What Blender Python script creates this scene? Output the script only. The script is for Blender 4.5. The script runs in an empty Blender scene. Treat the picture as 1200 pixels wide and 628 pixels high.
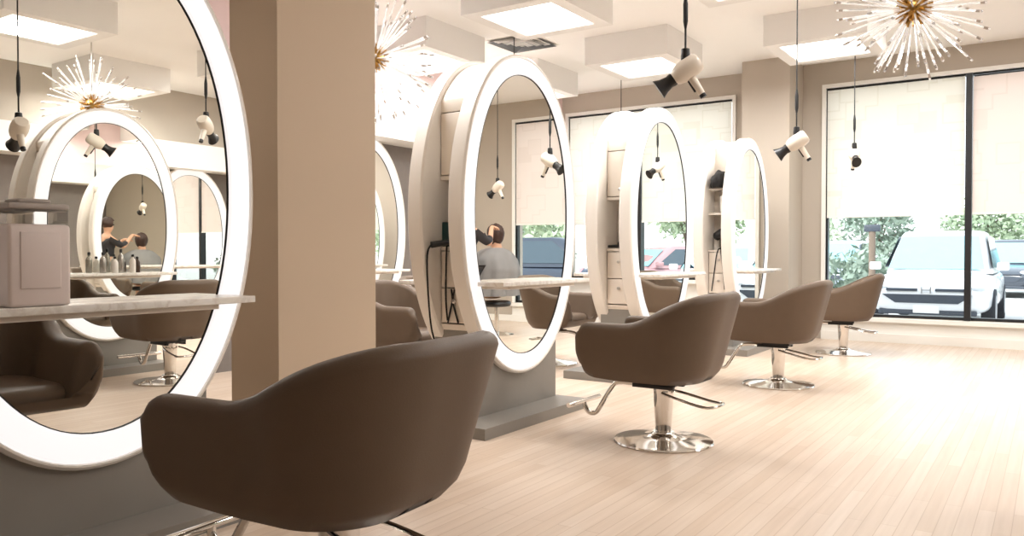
import bpy, bmesh, math, random
from mathutils import Vector, Matrix, noise
PI = math.pi
C = bpy.context.scene.collection
R = random.Random(7)

# ------------------------------------------------------------------ materials
def lin(c):
    return tuple(((v/255)/12.92 if v/255 <= .04045 else ((v/255+.055)/1.055)**2.4) for v in c)
def mat(name, rgb, rough=.5, metal=0, spec=.5, var=0, scale=8, bump=0, bscale=60, coat=0, sheen=0):
    m = bpy.data.materials.new(name); m.use_nodes = True
    nt = m.node_tree; b = nt.nodes['Principled BSDF']
    col = lin(rgb)
    b.inputs['Base Color'].default_value = (*col, 1)
    b.inputs['Roughness'].default_value = rough
    b.inputs['Metallic'].default_value = metal
    b.inputs['Specular IOR Level'].default_value = spec
    b.inputs['Coat Weight'].default_value = coat
    tc = nt.nodes.new('ShaderNodeTexCoord')
    if var:
        n = nt.nodes.new('ShaderNodeTexNoise'); n.inputs['Scale'].default_value = scale; n.inputs['Detail'].default_value = 4
        mx = nt.nodes.new('ShaderNodeMix'); mx.data_type = 'RGBA'
        mx.inputs[6].default_value = (*[max(0, v*(1-var)) for v in col], 1)
        mx.inputs[7].default_value = (*[min(1, v*(1+var)) for v in col], 1)
        nt.links.new(tc.outputs['Object'], n.inputs['Vector'])
        nt.links.new(n.outputs['Fac'], mx.inputs[0]); nt.links.new(mx.outputs[2], b.inputs['Base Color'])
    if bump:
        n2 = nt.nodes.new('ShaderNodeTexNoise'); n2.inputs['Scale'].default_value = bscale
        bp = nt.nodes.new('ShaderNodeBump'); bp.inputs['Strength'].default_value = bump; bp.inputs['Distance'].default_value = .01
        nt.links.new(tc.outputs['Object'], n2.inputs['Vector'])
        nt.links.new(n2.outputs['Fac'], bp.inputs['Height']); nt.links.new(bp.outputs['Normal'], b.inputs['Normal'])
    return m
def emis(name, rgb, s):
    m = bpy.data.materials.new(name); m.use_nodes = True
    b = m.node_tree.nodes['Principled BSDF']
    b.inputs['Base Color'].default_value = (*[v*.3 for v in lin(rgb)], 1)
    b.inputs['Emission Color'].default_value = (*lin(rgb), 1)
    b.inputs['Emission Strength'].default_value = s
    b.inputs['Roughness'].default_value = .5
    return m
def glassy(name, tint, refl=.06, rough=0.0):
    m = bpy.data.materials.new(name); m.use_nodes = True
    nt = m.node_tree; nt.nodes.remove(nt.nodes['Principled BSDF'])
    out = nt.nodes['Material Output']
    t = nt.nodes.new('ShaderNodeBsdfTransparent'); t.inputs[0].default_value = (*tint, 1)
    g = nt.nodes.new('ShaderNodeBsdfGlossy'); g.inputs['Roughness'].default_value = rough
    lw = nt.nodes.new('ShaderNodeLayerWeight'); lw.inputs[0].default_value = refl*4
    mx = nt.nodes.new('ShaderNodeMixShader')
    ma = nt.nodes.new('ShaderNodeMath'); ma.operation = 'MULTIPLY'; ma.inputs[1].default_value = .5
    nt.links.new(lw.outputs['Fresnel'], ma.inputs[0])
    nt.links.new(ma.outputs[0], mx.inputs[0]); nt.links.new(t.outputs[0], mx.inputs[1]); nt.links.new(g.outputs[0], mx.inputs[2])
    nt.links.new(mx.outputs[0], out.inputs[0])
    return m

M = {}
M['wall'] = mat('taupe_wall_paint', (184, 174, 161), .7, var=.03, scale=3)
M['pillar'] = mat('pillar_paint', (198, 178, 154), .65, var=.03, scale=2)
M['ceiling'] = mat('ceiling_white', (250, 249, 247), .8, var=.015, scale=3)
M['box'] = mat('soffit_paint', (238, 236, 233), .8, var=.015, scale=3)
M['pink'] = mat('upper_wall_pink', (222, 198, 196), .8, var=.03, scale=3)
M['darkwall'] = mat('grey_wall_covering', (120, 112, 106), .75, var=.12, scale=14)
M['trim'] = mat('white_trim', (240, 238, 232), .5, var=.01)
M['frame'] = mat('black_frame', (28, 28, 30), .4, var=.05)
M['lacquer'] = mat('white_lacquer', (236, 230, 222), .35, var=.015, scale=5, coat=.2)
M['lacquer2'] = mat('cream_lacquer', (232, 222, 210), .4, var=.015, scale=5)
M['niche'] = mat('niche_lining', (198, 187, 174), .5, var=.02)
M['band'] = emis('led_band', (255, 250, 249), .62)
M['panel'] = emis('ceiling_panel', (255, 250, 242), 2.6)
M['black'] = mat('black_plastic', (22, 21, 22), .4, var=.05)
M['rubber'] = mat('black_rubber', (14, 14, 15), .6, var=.05)
M['chrome'] = mat('chrome', (225, 222, 218), .09, metal=1, var=.02)
M['steel'] = mat('brushed_steel', (196, 192, 188), .28, metal=1, var=.04)
M['plinth'] = mat('grey_plinth', (138, 133, 126), .45, var=.04, scale=6)
M['leather'] = mat('taupe_leather', (102, 85, 70), .5, spec=.35, var=.05, scale=18, bump=.08, bscale=220)
M['device'] = mat('device_white', (228, 214, 208), .4, var=.01)
M['clear'] = glassy('clear_acrylic', (.98, .98, .98), .03, .02)
M['glass'] = glassy('window_glass', (.97, .985, .985), .05)
M['lid'] = mat('grey_lid', (172, 162, 154), .35, var=.03)
M['dryer'] = mat('dryer_white', (230, 220, 206), .3, var=.02, coat=.2)
M['brass'] = mat('brass', (176, 136, 74), .28, metal=1, var=.1, scale=20)
M['rodtip'] = mat('rod_smoke_tip', (176, 166, 156), .25, metal=.3, var=.05)
M['bottle'] = mat('bottle_silver', (180, 176, 170), .25, metal=.8, var=.05)
M['bottle2'] = mat('bottle_brown', (70, 52, 42), .3, var=.05)
M['teal'] = mat('dark_teal_plastic', (28, 62, 62), .4, var=.1)
M['towel'] = mat('white_towel', (236, 232, 226), .9, var=.03, scale=30, bump=.4, bscale=150)
M['bag'] = mat('black_cloth', (26, 23, 22), .85, var=.2, scale=20, bump=.5, bscale=40)
M['skin'] = mat('skin', (206, 160, 132), .5, var=.05, scale=12)
M['hair'] = mat('dark_hair', (58, 36, 28), .5, var=.25, scale=40, bump=.4, bscale=90)
M['cape'] = mat('grey_cape', (132, 130, 130), .7, var=.08, scale=9)
M['cloth_dark'] = mat('dark_clothes', (46, 44, 48), .8, var=.1, scale=9)
M['shoe'] = mat('shoe_black', (24, 22, 22), .5, var=.05)
M['asphalt'] = mat('pale_pavement', (206, 204, 202), .9, var=.08, scale=1.5)
M['leafA'] = mat('leaf_green', (172, 188, 158), .6, var=.35, scale=3)
M['leafB'] = mat('leaf_light', (198, 210, 182), .6, var=.35, scale=3)
M['leafC'] = mat('leaf_dark', (146, 162, 146), .6, var=.35, scale=3)
M['bark'] = mat('bark', (128, 112, 98), .9, var=.2, scale=6)
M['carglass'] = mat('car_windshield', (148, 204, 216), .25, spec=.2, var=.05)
M['darkglass'] = mat('car_side_glass', (60, 76, 88), .08, spec=.8, var=.05)
M['grille'] = mat('car_grille', (70, 76, 86), .5, var=.1)
M['tyre'] = mat('car_tyre', (44, 46, 52), .8, var=.05)
M['alloy'] = mat('car_alloy', (190, 192, 196), .3, metal=.8, var=.03)
M['headlight'] = mat('car_headlight', (226, 232, 238), .1, spec=.8, var=.03, coat=1)
M['plate'] = mat('licence_plate', (242, 242, 240), .5, var=.02)
M['carwhite'] = mat('paint_white', (240, 241, 243), .25, var=.01, coat=.6)
M['carsilver'] = mat('paint_silver', (176, 186, 196), .3, metal=.3, var=.02, coat=.6)
M['carblue'] = mat('paint_navy', (52, 60, 76), .25, var=.02, coat=.6)
M['carred'] = mat('paint_rose', (178, 138, 142), .25, var=.02, coat=.6)
M['cardark'] = mat('paint_graphite', (66, 72, 82), .25, var=.02, coat=.6)

def node_mats():
    # mirror
    m = bpy.data.materials.new('mirror_silver'); m.use_nodes = True
    b = m.node_tree.nodes['Principled BSDF']
    b.inputs['Base Color'].default_value = (.93, .935, .90, 1); b.inputs['Metallic'].default_value = 1; b.inputs['Roughness'].default_value = 0
    M['mirror'] = m
    # floor : pale vinyl planks along Y with fine streaks
    m = bpy.data.materials.new('pale_wood_floor'); m.use_nodes = True
    nt = m.node_tree; N = nt.nodes; L = nt.links; b = N['Principled BSDF']
    tc = N.new('ShaderNodeTexCoord')
    mp = N.new('ShaderNodeMapping'); mp.inputs['Rotation'].default_value = (0, 0, PI/2)
    L.new(tc.outputs['Object'], mp.inputs['Vector'])
    br = N.new('ShaderNodeTexBrick'); br.offset = .37
    br.inputs['Scale'].default_value = 1; br.inputs['Brick Width'].default_value = 1.2; br.inputs['Row Height'].default_value = .065
    br.inputs['Mortar Size'].default_value = .002; br.inputs['Mortar Smooth'].default_value = .3
    br.inputs['Color1'].default_value = (*lin((221, 203, 186)), 1); br.inputs['Color2'].default_value = (*lin((212, 191, 171)), 1)
    br.inputs['Mortar'].default_value = (*lin((196, 173, 151)), 1)
    L.new(mp.outputs[0], br.inputs['Vector'])
    mp2 = N.new('ShaderNodeMapping'); mp2.inputs['Scale'].default_value = (38, 1.6, 1)
    L.new(tc.outputs['Object'], mp2.inputs['Vector'])
    no = N.new('ShaderNodeTexNoise'); no.inputs['Scale'].default_value = 1; no.inputs['Detail'].default_value = 5
    L.new(mp2.outputs[0], no.inputs['Vector'])
    cr = N.new('ShaderNodeValToRGB'); cr.color_ramp.elements[0].position = .3; cr.color_ramp.elements[0].color = (.90, .88, .855, 1)
    cr.color_ramp.elements[1].position = .7; cr.color_ramp.elements[1].color = (1.0, 1.0, 1.0, 1)
    L.new(no.outputs['Fac'], cr.inputs[0])
    mx = N.new('ShaderNodeMix'); mx.data_type = 'RGBA'; mx.blend_type = 'MULTIPLY'; mx.inputs[0].default_value = 1
    L.new(br.outputs['Color'], mx.inputs[6]); L.new(cr.outputs[0], mx.inputs[7]); L.new(mx.outputs[2], b.inputs['Base Color'])
    b.inputs['Roughness'].default_value = .36; b.inputs['Specular IOR Level'].default_value = .42
    M['floor'] = m
    # marble
    m = bpy.data.materials.new('pale_marble'); m.use_nodes = True
    nt = m.node_tree; N = nt.nodes; L = nt.links; b = N['Principled BSDF']
    tc = N.new('ShaderNodeTexCoord'); no = N.new('ShaderNodeTexNoise'); no.inputs['Scale'].default_value = 5; no.inputs['Detail'].default_value = 8; no.inputs['Distortion'].default_value = 2
    cr = N.new('ShaderNodeValToRGB'); cr.color_ramp.elements[0].position = .42; cr.color_ramp.elements[0].color = (*lin((244, 240, 234)), 1)
    e = cr.color_ramp.elements.new(.5); e.color = (*lin((226, 219, 210)), 1)
    cr.color_ramp.elements[-1].position = .58; cr.color_ramp.elements[-1].color = (*lin((242, 238, 230)), 1)
    L.new(tc.outputs['Object'], no.inputs['Vector']); L.new(no.outputs['Fac'], cr.inputs[0]); L.new(cr.outputs[0], b.inputs['Base Color'])
    b.inputs['Roughness'].default_value = .25
    M['marble'] = m
    # roller shade : translucent cream fabric with a faint geometric weave
    for nm, c0, c1 in (('shade', (247, 243, 231), (238, 233, 218)), ('shade_pink', (246, 229, 219), (238, 220, 209))):
        m = bpy.data.materials.new('roller_' + nm); m.use_nodes = True
        nt = m.node_tree; N = nt.nodes; L = nt.links; N.remove(N['Principled BSDF'])
        tc = N.new('ShaderNodeTexCoord'); vo = N.new('ShaderNodeTexVoronoi'); vo.distance = 'CHEBYCHEV'; vo.inputs['Scale'].default_value = 3.2
        L.new(tc.outputs['Object'], vo.inputs['Vector'])
        cr = N.new('ShaderNodeValToRGB'); cr.color_ramp.elements[0].position = .34; cr.color_ramp.elements[0].color = (*lin(c0), 1)
        e = cr.color_ramp.elements.new(.38); e.color = (*lin(c1), 1)
        cr.color_ramp.elements[-1].position = .43; cr.color_ramp.elements[-1].color = (*lin(c0), 1)
        L.new(vo.outputs['Distance'], cr.inputs[0])
        d = N.new('ShaderNodeBsdfDiffuse'); t = N.new('ShaderNodeBsdfTranslucent')
        L.new(cr.outputs[0], d.inputs[0]); L.new(cr.outputs[0], t.inputs[0])
        ms = N.new('ShaderNodeMixShader'); ms.inputs[0].default_value = .36
        L.new(d.outputs[0], ms.inputs[1]); L.new(t.outputs[0], ms.inputs[2]); L.new(ms.outputs[0], N['Material Output'].inputs[0])
        M[nm] = m
    # clear chandelier glass, with a faint glow added to lighten the rods
    m = bpy.data.materials.new('clear_glow_rod_glass'); m.use_nodes = True
    b = m.node_tree.nodes['Principled BSDF']
    b.inputs['Base Color'].default_value = (1, 1, 1, 1); b.inputs['Roughness'].default_value = .05
    b.inputs['Transmission Weight'].default_value = .8; b.inputs['IOR'].default_value = 1.4
    b.inputs['Emission Color'].default_value = (1, .97, .94, 1); b.inputs['Emission Strength'].default_value = .06
    M['rodglass'] = m
node_mats()

# ------------------------------------------------------------------ mesh helpers
def bx(bm, x0, x1, y0, y1, z0, z1, bev=0):
    t = bmesh.new()
    bmesh.ops.create_cube(t, size=1)
    for v in t.verts:
        v.co = Vector(((x0+x1)/2 + v.co.x*(x1-x0), (y0+y1)/2 + v.co.y*(y1-y0), (z0+z1)/2 + v.co.z*(z1-z0)))
    if bev: bmesh.ops.bevel(t, geom=t.edges[:], offset=bev, segments=3, profile=.5, affect='EDGES')
    join(bm, t)
def join(bm, t, mtx=None):
    me = bpy.data.meshes.new('tmp'); t.to_mesh(me); t.free()
    if mtx: me.transform(mtx)
    bm.from_mesh(me); bpy.data.meshes.remove(me)
def box(*a): bm = bmesh.new(); bx(bm, *a); return bm
def lathe(bm, prof, n=32, mtx=None, sx=1, sy=1):
    t = bmesh.new(); rings = []
    for r, z in prof:
        rings.append([t.verts.new((r*sx*math.cos(2*PI*k/n), r*sy*math.sin(2*PI*k/n), z)) for k in range(n)])
    for a, b in zip(rings, rings[1:]):
        for k in range(n): t.faces.new((a[k], a[(k+1) % n], b[(k+1) % n], b[k]))
    t.faces.new(rings[0][::-1]); t.faces.new(rings[-1])
    bmesh.ops.recalc_face_normals(t, faces=t.faces)
    join(bm, t, mtx)
def tube(bm, pts, r, n=10, smooth=0):
    pts = [Vector(p) for p in pts]
    for _ in range(smooth):
        q = [pts[0]]
        for a, b in zip(pts, pts[1:]): q += [a*.75+b*.25, a*.25+b*.75]
        q.append(pts[-1]); pts = q
    rs = r if isinstance(r, (list, tuple)) else [r]*len(pts)
    if len(rs) != len(pts): rs = [rs[min(len(rs)-1, int(i*len(rs)/len(pts)))] for i in range(len(pts))]
    up = Vector((0, 0, 1)); rings = []; t = bmesh.new(); prev = None
    for i, p in enumerate(pts):
        d = (pts[min(i+1, len(pts)-1)]-pts[max(i-1, 0)]).normalized()
        if prev is None:
            s = d.cross(up)
            if s.length < 1e-3: s = d.cross(Vector((0, 1, 0)))
        else: s = prev - d*prev.dot(d)
        s.normalize(); prev = s; w = d.cross(s)
        rings.append([t.verts.new(p+(s*math.cos(2*PI*k/n)+w*math.sin(2*PI*k/n))*rs[i]) for k in range(n)])
    for a, b in zip(rings, rings[1:]):
        for k in range(n): t.faces.new((a[k], a[(k+1) % n], b[(k+1) % n], b[k]))
    t.faces.new(rings[0][::-1]); t.faces.new(rings[-1])
    bmesh.ops.recalc_face_normals(t, faces=t.faces)
    join(bm, t)
def obj(name, bm, m, parent=None, smooth=True, ang=35):
    me = bpy.data.meshes.new(name); bmesh.ops.remove_doubles(bm, verts=bm.verts, dist=1e-6)
    bm.to_mesh(me); bm.free()
    if smooth:
        for p in me.polygons: p.use_smooth = True
        me.set_sharp_from_angle(angle=math.radians(ang))
    me.materials.append(m)
    o = bpy.data.objects.new(name, me); C.objects.link(o); o.parent = parent
    return o
def tag(o, label, cat, group=None):
    o['label'] = label; o['category'] = cat
    if group: o['group'] = group
    return o
def thing(name, label, cat, loc=(0, 0, 0), rz=0, group=None):
    o = bpy.data.objects.new(name, None); C.objects.link(o); o.empty_display_size = .1
    o.location = loc; o.rotation_euler = (0, 0, rz)
    return tag(o, label, cat, group)
def struct(name, bm, m, parent=None, smooth=False):
    o = obj(name, bm, m, parent, smooth)
    if parent is None: o['kind'] = 'structure'
    return o
def kids(o): return [c for c in bpy.data.objects if c.parent == o]
def dup(root, loc, rz, label, group=None):
    r = root.copy(); C.objects.link(r); r.location = loc; r.rotation_euler = (0, 0, rz); r['label'] = label
    if group: r['group'] = group
    for ch in kids(root):
        c = ch.copy(); C.objects.link(c); c.parent = r
        for g in kids(ch):
            d = g.copy(); C.objects.link(d); d.parent = c
    return r

# ------------------------------------------------------------------ room shell
XL, XR, YB, YF, ZC = -6.5, 5.2, -2.6, 11.07, 3.62
struct('floor', box(XL-.2, XR+.2, YB-.2, YF+.25, -.12, 0), M['floor'])
struct('ceiling', box(XL-.2, XR+.2, YB-.2, YF+.25, ZC, ZC+.15), M['ceiling'])
def wall_with_holes(y0, y1, x0, x1, z1, holes):
    bm = bmesh.new(); xs = x0
    for hx0, hx1, hz0, hz1 in holes:
        bx(bm, xs, hx0, y0, y1, 0, z1)
        bx(bm, hx0, hx1, y0, y1, 0, hz0); bx(bm, hx0, hx1, y0, y1, hz1, z1)
        xs = hx1
    bx(bm, xs, x1, y0, y1, 0, z1); return bm
WL = (-6.38, -3.74, .74, 3.28); WR = (-2.49, 1.38, .31, 3.28)
struct('wall_far', wall_with_holes(YF, YF+.22, XL, XR, ZC, [WL, WR]), M['wall'])
bm = box(XL-.15, XL, YB, YF, 0, 2.4); struct('wall_left', bm, M['darkwall'])
struct('wall_left_upper', box(XL-.15, XL, YB, YF, 2.4, ZC), M['pink'])
struct('wall_right', box(XR, XR+.15, YB, YF, 0, 2.4), M['darkwall'])
struct('wall_right_upper', box(XR, XR+.15, YB, YF, 2.4, ZC), M['wall'])
struct('wall_back', box(XL, XR, YB-.15, YB, 0, ZC), M['wall'])
struct('trim_1', box(XL, XL+.4, YB, YF-1.0, 2.4, 2.78), M['trim'])
struct('trim_2', box(XR-.4, XR, YB, YF-1.0, 2.4, 2.78), M['trim'])
struct('wall_pillar_near', box(-3.46, -3.1, 2.58, 3.25, 0, ZC), M['pillar'])
struct('wall_pillar_far', box(-3.4, -2.79, 10.42, YF, 0, ZC), M['wall'])
# white low ledge below the right window and baseboards
bm = bmesh.new(); bx(bm, WR[0]-.04, WR[1]+.04, YF-.09, YF, .255, .305); bx(bm, WR[0]-.04, WR[1]+.04, YF-.035, YF, .0, .255)
bx(bm, WR[0]-.04, WR[1]+.04, YF-.06, YF, 0, .11)
struct('trim_3', bm, M['trim'])
bm = bmesh.new(); bx(bm, WL[0], WL[1]+.04, YF-.12, YF, .69, .735); bx(bm, XL, WL[1]+.04, YF-.02, YF, 0, .69)
struct('trim_4', bm, M['trim'])
struct('baseboard_far', box(WR[1]+.05, XR, YF-.02, YF, 0, .1), M['trim'])
def window(name, w, mull):
    x0, x1, z0, z1 = w
    bm = bmesh.new(); f = .02
    y0, y1 = YF+.03, YF+.11
    bx(bm, x0, x1, y0, y1, z0, z0+.035); bx(bm, x0, x1, y0, y1, z1-f, z1); bx(bm, x0, x0+f, y0, y1, z0, z1); bx(bm, x1-f, x1, y0, y1, z0, z1)
    o = struct(name, bm, M['frame'])
    for x in mull: obj('mullion', box(x-.035, x+.035, YF-.02, YF+.11, z0, z1), M['frame'], o, False)
    # white casing around the opening
    bm = bmesh.new()
    bx(bm, x0-.05, x0, YF-.03, YF+.03, z0, z1); bx(bm, x1, x1+.05, YF-.03, YF+.03, z0, z1); bx(bm, x0-.05, x1+.05, YF-.03, YF+.03, z1, z1+.05)
    obj('casing', bm, M['trim'], o, False)
    ed = [x0+f] + list(mull) + [x1-f]
    for a, b in zip(ed, ed[1:]):
        obj('pane', box(a, b, YF+.07, YF+.076, z0+.03, z1-f), M['glass'], o, False)
window('window_1', WL, []); window('window_2', WR, [-.857, .27])
def shade(x0, x1, zb, zt, m, label):
    t = thing('roller_shade', label, 'window shade', ((x0+x1)/2, YF+.0, zb), 0, 'roller shades on the window wall')
    w = (x1-x0)/2
    bm = bmesh.new(); n = 24
    for k in range(n):
        a = -w+2*w*k/n; b = -w+2*w*(k+1)/n
        ya = .002*math.sin(a*9); yb = .002*math.sin(b*9)
        bm.faces.new([bm.verts.new(p) for p in ((a, ya, .0), (b, yb, .0), (b, yb, zt-zb), (a, ya, zt-zb))])
    obj('fabric', bm, m, t)
    obj('hem_bar', box(-w, w, -.008, .008, -.014, .012), M['trim'], t, False)
    bm = bmesh.new(); tube(bm, [(-w+.01, .0, zt-zb+.006), (w-.01, .0, zt-zb+.006)], .008, 12); obj('roller', bm, M['frame'], t)
    return t
shade(-2.475, -.90, 1.60, 3.252, M['shade'], 'cream roller shade half lowered over the broad right window pane left of the mullion')
shade(-.815, .23, 1.60, 3.235, M['shade_pink'], 'pinkish roller shade at the far right edge of the photo, right of the black mullion')
shade(.31, 1.365, 1.60, 3.252, M['shade_pink'], 'roller shade seen only in the second station mirror above the dark parked car')
shade(-6.36, -3.755, 1.58, 3.252, M['shade'], 'wide cream roller shade left of the far pillar, behind the third and fourth stations')

# ------------------------------------------------------------------ ceiling boxes
def ceil_box(x, y, label, sx=1.02, sy=1.05):
    t = thing('ceiling_light_box', label, 'ceiling light', (x, y, 3.30), 0, 'square drop boxes with lit panels on the ceiling')
    bm = bmesh.new(); h = ZC-3.30; a, b = sx/2, sy/2
    e = .13
    bx(bm, -a, a, -b, -b+e, 0, h); bx(bm, -a, a, b-e, b, 0, h); bx(bm, -a, -a+e, -b+e, b-e, 0, h); bx(bm, a-e, a, -b+e, b-e, 0, h)
    obj('housing', bm, M['box'], t, False)
    obj('lit_panel', box(-a+e, a-e, -b+e, b-e, .012, .03), M['panel'], t, False)
    return t
LB = [(-4.02, 6.40, 'square ceiling box with lit panel at the top centre, above the second mirror station'),
      (-4.02, 8.75, 'square ceiling box with lit panel over the third station, behind the nearest hanging dryer'),
      (-2.05, 6.40, 'ceiling box cut by the top edge of the photo, only its lit panel showing'),
      (-2.05, 9.05, 'square lit ceiling box in front of the far pillar, left of the right chandelier'),
      (-6.0, 7.05, 'ceiling box partly hidden behind the near pillar, above the left chandelier'),
      (-6.0, 9.25, 'ceiling box hidden behind the top of the second station, its pale corner by the wall'),
      (2.25, 3.95, 'ceiling box with lit panel mirrored at the top left corner of the photo'),
      (4.45, 5.95, 'ceiling box mirrored above the reflected chandelier in the near left mirror'),
      (2.25, 6.6, 'ceiling box mirrored above the reflected dryer near the right rim of the near mirror'),
      (-4.02, 3.9, 'lit ceiling box above the near left mirror rim, beside the pillar')]
for a in LB[:9]: ceil_box(*a)
ceil_box(*LB[9])

# ------------------------------------------------------------------ oval mirror stations
A, B_, ZE = .705, 1.082, 1.385
def epts(r, n=96, e=2.1):
    out = []
    for k in range(n):
        t = 2*PI*k/n; c, s = math.cos(t), math.sin(t)
        out.append(((A-r)*math.copysign(abs(c)**(2/e), c), ZE+(B_-r)*math.copysign(abs(s)**(2/e), s)))
    return out
def sweep(bm, loop, sg, x0, closed=True, cap=None):
    n = 96; t = bmesh.new(); rs = []
    for d, r in loop: rs.append([t.verts.new((sg*(x0-d), y, z)) for y, z in epts(r)])
    pairs = list(zip(rs, rs[1:])) + ([(rs[-1], rs[0])] if closed else [])
    for a, b in pairs:
        for k in range(n): t.faces.new((a[k], a[(k+1) % n], b[(k+1) % n], b[k]))
    if cap is not None: t.faces.new(rs[cap])
    bmesh.ops.recalc_face_normals(t, faces=t.faces)
    join(bm, t)
def zell(y, sc=.03):
    a = A-sc; b = B_-sc
    return b*max(0, 1-abs(y/a)**2.1)**(1/2.1)
def clip_prism(bm, x0, x1, y0, y1, z0, z1, n=24):
    t = bmesh.new(); top = []; bot = []
    for k in range(n+1):
        y = y0+(y1-y0)*k/n; e = zell(y)
        top.append((y, min(z1, ZE+e))); bot.append((y, max(z0, ZE-e)))
    P = bot+top[::-1]
    q = []
    for p in P:
        if not q or (abs(p[0]-q[-1][0])+abs(p[1]-q[-1][1])) > 1e-5: q.append(p)
    a = [t.verts.new((x0, y, z)) for y, z in q]; b = [t.verts.new((x1, y, z)) for y, z in q]
    t.faces.new(a[::-1]); t.faces.new(b)
    for k in range(len(q)): t.faces.new((a[k], a[(k+1) % len(q)], b[(k+1) % len(q)], b[k]))
    bmesh.ops.recalc_face_normals(t, faces=t.faces)
    join(bm, t)
HD = .225      # half depth of a unit
RB = [(.012, 0), (0, .012), (0, .02), (.008, .022), (.008, .135), (.011, .135), (.011, .17), (.11, .17), (.12, .16), (.12, .012), (.108, 0)]
def mirror_set(t, sg, x0=HD):
    bm = bmesh.new(); sweep(bm, RB, sg, x0)
    # closed back
    tt = bmesh.new(); tt.faces.new([tt.verts.new((sg*(x0-.115), y, z)) for y, z in epts(.15)]); join(bm, tt)
    ring = obj('oval_ring', bm, M['lacquer'], t)
    bm = bmesh.new(); sweep(bm, [(.008, .023), (-.002, .034), (-.004, .06), (-.004, .1), (-.002, .124), (.008, .134)], sg, x0, False)
    obj('light_band', bm, M['band'], ring)
    bm = bmesh.new(); sweep(bm, [(.004, .1342), (.0105, .1342), (.0105, .138), (.004, .138)], sg, x0)
    obj('mirror_edge', bm, M['rubber'], ring)
    bm = bmesh.new(); f = bm.faces.new([bm.verts.new((sg*(x0-.0095), y, z)) for y, z in epts(.1365)])
    if (f.normal_update() or f.normal.x)*sg < 0: f.normal_flip()
    obj('mirror', bm, M['mirror'], ring, False)
    return ring
def shelf(t, sg, x0=HD):
    bm = bmesh.new(); a, b = sg*(x0-.01), sg*(x0+.20)
    bx(bm, min(a, b), max(a, b), -.555, .55, .914, .942, .004); s = obj('shelf', bm, M['marble'], t)
    a, b = sg*(x0-.01), sg*(x0+.16)
    bm = bmesh.new(); bx(bm, min(a, b), max(a, b), -.44, .40, .892, .913, .003); obj('shelf_bracket', bm, M['lacquer2'], s)
def knob(p, y, z, x=0):
    bm = bmesh.new(); lathe(bm, [(.006, 0), (.006, .012), (.015, .016), (.015, .024), (.004, .028)], 14, Matrix.Translation((x, y, z)) @ Matrix.Rotation(PI/2, 4, 'X'))
    obj('knob', bm, M['steel'], p)
def station(name, loc, label, kind, group):
    t = thing(name, label, 'mirror station', loc, 0, group)
    mirror_set(t, 1); mirror_set(t, -1)
    shelf(t, 1); shelf(t, -1)
    w = .112; x0, x1 = -w, w
    bm = bmesh.new()
    clip_prism(bm, x0, x1, -.30, .50, 0, 9)
    if kind == 'door':
        clip_prism(bm, x0, x1, -.50, -.30, 2.04, 9); clip_prism(bm, x0, x1, -.50, -.30, 0, .66)
        bx(bm, x0, x1, -.50, -.30, 1.60, 1.625); bx(bm, x0, x1, -.50, -.30, 1.14, 1.165)
        obj('cabinet_body', bm, M['lacquer2'], t)
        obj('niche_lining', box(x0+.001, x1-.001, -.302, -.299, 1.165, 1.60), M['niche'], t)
        d = obj('door', box(x0+.012, x1-.012, -.51, -.32, 1.632, 2.03, .004), M['lacquer2'], t); knob(d, -.51, 1.69, .03)
        for z0, z1 in ((.90, 1.133), (.67, .893)):
            d = obj('drawer', box(x0+.012, x1-.012, -.508, -.32, z0, z1, .004), M['lacquer2'], t); knob(d, -.508, (z0+z1)/2+.03, .02)
    else:
        clip_prism(bm, x0, x1, -.50, -.30, 0, .66)
        for z in (1.14, 1.56, 1.84): bx(bm, x0, x1, -.50, -.30, z, z+.022)
        obj('cabinet_body', bm, M['lacquer2'], t)
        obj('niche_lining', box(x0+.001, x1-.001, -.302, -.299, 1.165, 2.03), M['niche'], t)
        for z0, z1 in ((.90, 1.133), (.67, .893)):
            d = obj('drawer', box(x0+.012, x1-.012, -.508, -.32, z0, z1, .004), M['lacquer2'], t); knob(d, -.508, (z0+z1)/2+.03, .02)
    obj('plinth', box(-.18, .18, -.48, .48, .05, .62), M['plinth'], t, False)
    obj('plinth_base', box(-.42, .42, -.74, .52, 0, .07), M['plinth'], t, False)
    return t
XS = -3.225
G = 'oval double-sided mirror stations'
s1 = station('mirror_station', (XS, 1.66, 0), 'largest oval lit mirror station at the left edge, with a white canister on its shelf', 'door', G)
s2 = dup(s1, (XS, 4.61, 0), 0, 'oval lit mirror station right of the near pillar, a caped person in its mirror')
s3 = dup(s1, (XS, 6.97, 0), 0, 'third oval mirror station, behind the middle chair, with a black brush in its niche')
s4 = station('mirror_station', (XS+.06, 9.37, 0), 'farthest and smallest oval mirror station, beside the far pillar, with open shelves', 'open', G)
s5 = dup(s1, (1.495, 4.12, 0), 0, 'oval mirror station seen reflected inside the near left mirror')
# black square on the shoulder of station two
bm = bmesh.new(); bx(bm, -.08, .08, -.02, .012, -.075, .075, .004)
o = obj('speaker_panel', bm, M['black'], s2); o.location = (-.01, -.43, 2.14); o.rotation_euler = (math.radians(-48), 0, 0); o['label'] = 'small black square panel on the cabinet shoulder'

# wall mirrors (same oval ring on the side walls)
def wall_mirror(loc, sg, label):
    t = thing('oval_wall_mirror', label, 'wall mirror', loc, 0, 'oval mirrors on the side walls')
    mirror_set(t, sg, .12); shelf(t, sg, .12)
    return t
wall_mirror((XL+.005, 6.50, 0), 1, 'oval lit mirror on the left wall, seen right of the near pillar')
wall_mirror((XR-.005, 7.55, 0), -1, 'oval lit mirror on the right wall, reflected near the rim of the near mirror')

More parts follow.
